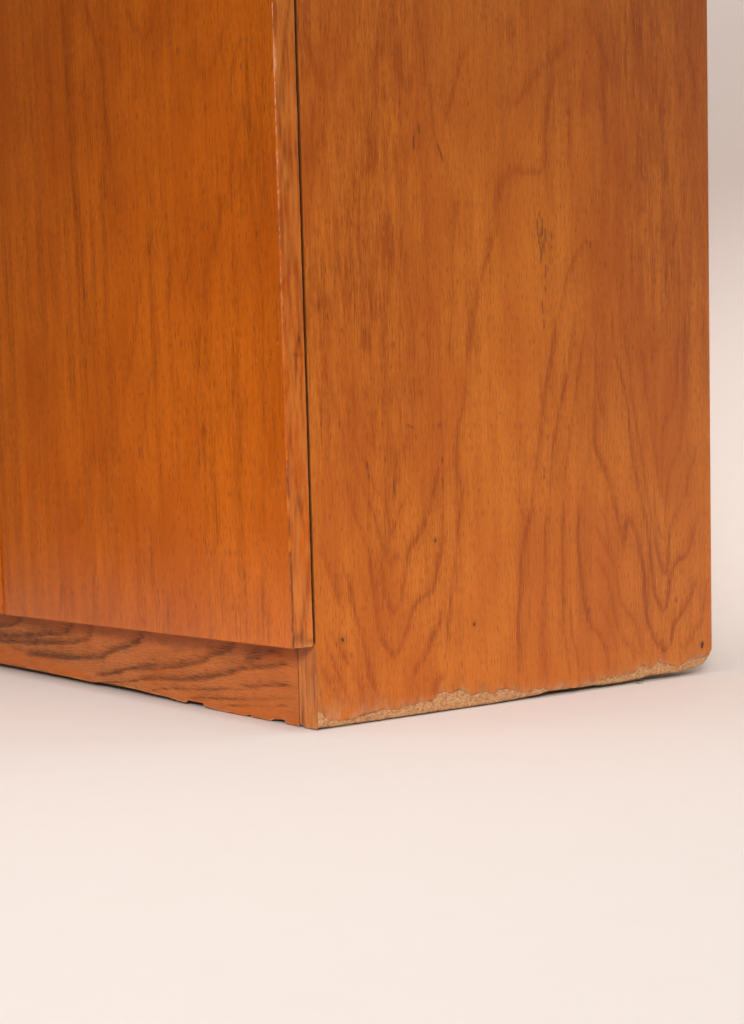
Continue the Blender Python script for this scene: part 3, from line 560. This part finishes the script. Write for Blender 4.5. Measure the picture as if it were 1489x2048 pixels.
def door(name, x1, width, strokes, marks, specks, seed, dense, mat):
    """one overlay door, its right edge at x1; profile goes round left edge, face, worn arris, right edge"""
    stepx, stepz = (0.9, 1.4) if dense else (6.0, 8.0)
    w = width*1000
    z = np.concatenate([[HD*1000, HD*1000+0.5], np.arange(HD*1000+1.5, 600, stepz), np.arange(604, HT*1000-4, 16), [HT*1000-2]])
    fx = np.concatenate([[-w+0.5], np.arange(-w+1.2, -1.8, stepx)])
    b = 0.55+0.35*vnoise(z*0, z, 1, 9, seed)+0.30*vnoise(z*0, z, 1, 2.5, seed+1)
    b = np.clip(b + 0.5*along(z, ARRIS_PALE) + 0.35*along(z, ARRIS_DARK), 0.25, 1.5)
    T = TD*1000; g = GAP*1000
    jag = 0.22*vnoise(z*0, z, 1, 22, seed+2)+0.12*vnoise(z*0, z, 1, 3, seed+3)
    rows = []
    for i, zz in enumerate(z):
        bb = b[i]
        low = max(0.0, 1.1-(zz-HD*1000))           # worn lower back corner
        pr = [(-w, -g), (-w, -T+0.5)] + [(x, -T) for x in fx]
        pr += [(-bb, -T), (-bb*0.55, -T+bb*0.18), (-bb*0.18, -T+bb*0.55), (0, -T+bb)]
        yb = -g+jag[i]*0.8-low*0.9
        pr += [(0, -T+bb+(yb-0.4+T-bb)*q_) for q_ in np.linspace(0.08, 1.0, 15 if dense else 3)]
        pr += [(-0.4, yb)]
        rows.append([(x1*1000+px, py, zz) for px, py in pr])
    co = np.array(rows)
    R, C, _ = co.shape
    # unrolled coordinate: face by x, right edge continues past the arris
    u = co[..., 0]-x1*1000
    s = u.copy()
    ne = 15 if dense else 3
    for k in range(ne+1):
        s[:, C-1-ne+k] = (co[:, C-1-ne+k, 1]+T)
    zz = co[..., 2]
    isface = np.zeros((R, C), bool); isface[:, 1:C-ne-1] = True
    grain = np.zeros((R, C)); mark = np.zeros((R, C)); wear = np.zeros((R, C)); tint = np.zeros((R, C))
    if dense:
        gu = u+0.5*vnoise(u, zz, 5, 45, seed+5); gz = zz+3.5*vnoise(u, zz, 1.0, 18, seed+6)+2.0*vnoise(u, zz, 3, 30, seed+7)
        grain = np.where(isface, 0.58*stroke_field(gu, gz, strokes, sharp=1.2, ripple=0.45), 0)
        grain *= 0.85+0.25*vnoise(u, zz, 1.6, 20, seed+8)
        for p in marks:
            mark = np.maximum(mark, 0.6*stroke_field(u, zz, [[0.5, 1.0, p]], sharp=0.5))
        mark = np.where(isface, mark, 0)
        for (a, c) in specks:
            wear = np.maximum(wear, np.exp(-((u-a)**2+(zz-c)**2)/0.6**2)*isface)
        # worn arris
        d = np.abs(s)
        pale = along(zz, ARRIS_PALE)*np.exp(-((s-1.2*vnoise(s*0, zz, 1, 17, seed+17))/0.8)**2)*np.clip(0.45+0.8*vnoise(u, zz, 2, 6, seed+9), 0.0, 1)
        wear = np.maximum(wear, pale)
        wear = np.maximum(wear, 0.14*np.exp(-(d/0.7)**2)*np.clip(vnoise(u*0, zz, 1, 25, seed+10)+0.3, 0, 1))
        dark = along(zz, ARRIS_DARK)*np.exp(-((s-0.3)/1.0)**2)*np.clip(0.95+0.6*vnoise(s, zz, 1.5, 6, seed+11), 0, 1)
        mark = np.maximum(mark, dark)
        # the lipped right edge has straight grain of its own
        eg = np.clip(0.30+0.6*vnoise(s, zz, 1.4, 22, seed+12)+0.45*vnoise(s, zz, 3.5, 36, seed+13), 0, 1)*0.85
        onedge = ~isface & (np.arange(C)[None, :] > 3)
        grain = np.where(onedge, eg, grain)
        tint = np.where(onedge, np.clip(0.42+0.55*vnoise(s, zz, 1.3, 12, seed+18)+0.35*vnoise(s, zz, 3, 24, seed+19), 0.0, 1), 0)
        # two knocks on the edge, one smear and rubbed back corner
        for (a, c, ra, rc, k) in ((12.5, 255, 0.8, 2.4, .95), (11.0, 245, 4.0, 0.9, .6), (8, 352, 1.5, 4, .35), (10, 372, 2, 7, .35), (6, 405, 1.2, 9, .5), (9, 150, 3, 5, .3), (13, 95, 2, 8, .35), (5, 63, 4, 3, .5), (14, 60, 3, 2, .5)):
            mark = np.maximum(mark, k*np.exp(-((s-a)/ra)**2-((zz-c)/rc)**2)*onedge)
        wear = np.maximum(wear, 0.30*np.exp(-((s-(T-g-0.3))/0.9)**2)*np.clip(0.2+0.8*vnoise(s*0, zz, 1, 11, seed+14), 0, 1)*onedge)
        wear = np.maximum(wear, 0.55*np.exp(-((zz-HD*1000)/2.2)**2)*onedge*np.clip(0.3+vnoise(s, zz, 2, 2, seed+15), 0, 1))
        mark = np.maximum(mark, 0.6*np.exp(-((zz-HD*1000)/1.2)**2)*onedge*np.clip(0.2+vnoise(s, zz, 3, 2, seed+16), 0, 1))
    # close bottom and top
    bot = co[:1].copy(); bot[..., 1] = -g-0.2; bot[..., 2] = HD*1000
    top = co[-1:].copy(); top[..., 1] = -g; top[..., 2] = HT*1000
    co2 = np.concatenate([bot, co, top], 0)*MM
    e = lambda a: np.concatenate([a[:1], a, a[-1:]], 0)
    d_ = grid_object(name, co2, dict(grain=e(grain), mark=e(mark), wear=e(wear), tint=e(tint)), mat, cabinet, smooth=False)
    return d_
d1 = door("door", 0.0, WD, DOOR, MARK_DOOR, SPECK_DOOR, 61, True, M_door)
d2_ = door("door", -WD-0.0072, WC-WD-0.0072, [], [], [], 91, False, M_door)
box("back_face", -WD+0.001, -0.0008, -TD+0.004, -GAP-0.0005, HD+0.001, HT-0.003, M_inner, d1)
box("back_face", -WC+0.001, -WD-0.0082, -TD+0.004, -GAP-0.0005, HD+0.001, HT-0.003, M_inner, d2_)

# --- plinth ------------------------------------------------------------------
pe = np.array(PL_EDGE)
px = np.concatenate([np.linspace(-(WC-TP)*1000, -580, 40), np.arange(-578, -TP*1000-1.0, 0.75), [-TP*1000-0.9]])
pz = np.arange(0, HD*1000+3, 0.75)
Xp, Zn_ = np.meshgrid(px, pz)
lo = np.maximum(np.interp(px, pe[:, 0], pe[:, 1])+1.9*np.clip((-px-60)/200, 0, 1)+0.6, 0.7)+0.15*vnoise(px, px*0, 1.4, 1, 71)
Zp = np.where(Zn_ < 8, lo[None, :]+(Zn_/8)*(8-lo[None, :]), Zn_)
gx = Xp+4.0*vnoise(Xp, Zp, 30, 0.9, 72)+2.0*vnoise(Xp, Zp, 14, 0.75, 73)
gz = Zp+0.3*vnoise(Xp, Zp, 7, 1.2, 74)
g = stroke_field(gx, gz, [[0.85*w_, min(1.0, 1.3*k_), p_] for w_, k_, p_ in PLINTH], sharp=0.25, ripple=0.15)
g = np.clip(g*(0.95+0.30*vnoise(Xp, Zp, 9, 0.9, 75)), 0, 1)
hh = Zp-lo[None, :]
# patch of fresh orange varnish low on the left, pale frayed step beside it
edge_line = np.interp(Xp, [-600, -520, -470, -400, -345, -318], [27, 26, 22, 17.5, 11, 3.0])
tint = np.clip((edge_line-Zp+1.3*vnoise(Xp, Zp, 16, 2, 76))/2.5, 0, 1)*(Xp < -316)*np.clip(0.75+0.4*vnoise(Xp, Zp, 20, 2.5, 77), 0, 1)*0.8
tint = np.maximum(tint, 0.65*np.exp(-(hh/11)**2)*np.clip((Xp+250)/120, 0, 1)*np.clip(0.7+0.5*vnoise(Xp, Zp, 18, 2.2, 82), 0, 1))  # orange along the lower right: brighter light there, put into the colour
wr = np.exp(-(hh/0.8)**2)*np.clip(0.35+0.7*vnoise(Xp, Zp*0, 7, 1, 78), 0, 0.9)
wr = np.maximum(wr, 0.9*np.exp(-((Xp+318)/2.2)**2-((Zp-4.5)/3.0)**2)*np.clip(0.4+vnoise(Xp, Zp, 2, 1, 79), 0, 1))
wr = np.maximum(wr, 0.8*np.exp(-((Xp+330)/9)**2-((Zp-11.0-(Xp+330)*-0.05)/0.6)**2))
wr = np.maximum(wr, 0.8*np.exp(-((Xp+237)/2.4)**2-((Zp-54)/1.2)**2))
mk = 0.55*np.exp(-((Xp+228)/9)**2-((Zp-53.5)/2.2)**2)
mk = np.maximum(mk, 0.8*np.exp(-((Xp+TP*1000+2.5)/1.6)**2-((Zp-53.0)/1.8)**2))
mk = np.maximum(mk, 0.75*np.exp(-((Xp+129)/6)**2-((Zp-9.0+(Xp+129)*0.10)/0.5)**2))
for (a, c, r) in ((-133, 27, .7), (-481, 48, 1.2), (-478, 44, .8), (-436, 38, .9), (-437, 33.5, 1.2), (-452, 55, 1.0), (-500, 14, 1.1)):
    mk = np.maximum(mk, 0.8*np.exp(-((Xp-a)/r)**2-((Zp-c)/r)**2))
mk = np.maximum(mk, 0.45*np.exp(-(hh/1.6)**2)*np.clip(vnoise(Xp, Zp*0, 12, 1, 80), 0, 1))
mk = np.maximum(mk, 0.22*np.clip(vnoise(Xp, Zp, 26, 6, 81)-0.1, 0, 1))
Yp = np.full_like(Xp, 0.6)
pc = np.stack([Xp, Yp, Zp], -1)
lipb = pc[:1].copy(); lipb[..., 1] += 1.0
pc = np.concatenate([lipb, pc], 0)*MM
e1 = lambda a: np.concatenate([a[:1], a], 0)
plinth = grid_object("plinth", pc, dict(grain=e1(g), mark=e1(mk), wear=e1(wr), tint=e1(tint)), M_plinth, cabinet, smooth=False)
box("plinth_board", -WC+TP+0.001, -TP-0.0015, 0.0018, 0.0185, 0.0042, HD+0.02, M_raw, plinth)

# --- rest of the carcass
box("side_panel", -WC, -WC+TP, 0.0, WS, 0.002, HT, M_inner, cabinet)
box("back_panel", -WC+TP+0.0005, -TP-0.0005, WS-0.012, WS-0.006, 0.03, HT-0.003, M_inner, cabinet)
box("bottom_panel", -WC+TP+0.0005, -TP-0.0005, 0.020, WS-0.0125, HD+0.002, HD+0.020, M_inner, cabinet)
box("top_panel", -WC, 0.0, -TD, WS, HT+0.001, HT+0.022, M_inner, cabinet)

# ---------------------------------------------------------------- small debris under the panel
lv, lf = [], []
for k in range(9):
    a = rng.uniform(-0.6, 0.9); l = rng.uniform(2.0, 5.5); t0 = 0.13
    y0, z0 = 308+rng.uniform(-2, 2), 0.6+rng.uniform(0, 3.0)
    x0 = rng.uniform(-1.5, 1.2)
    pts = []
    for i in range(5):
        q_ = i/4
        pts.append((x0+l*q_*0.8*math.cos(a*2), y0+l*q_*math.cos(a), max(0.3, z0+l*q_*math.sin(a)*0.4-1.2*q_*q_)))
    b0 = len(lv)
    for (x, y, z) in pts:
        for (dx, dz) in ((t0, 0), (-t0*0.5, t0*0.87), (-t0*0.5, -t0*0.87)):
            lv.append(((x+dx)*MM, y*MM, (z+dz)*MM))
    for i in range(4):
        for j in range(3):
            lf.append((b0+i*3+j, b0+i*3+(j+1) % 3, b0+i*3+3+(j+1) % 3, b0+i*3+3+j))
lint = mesh_object("lint_tuft", lv, lf, M_lint)
lint["label"] = "tiny dark tuft of lint caught under the side panel's bottom edge near its back corner"
lint["category"] = "lint"
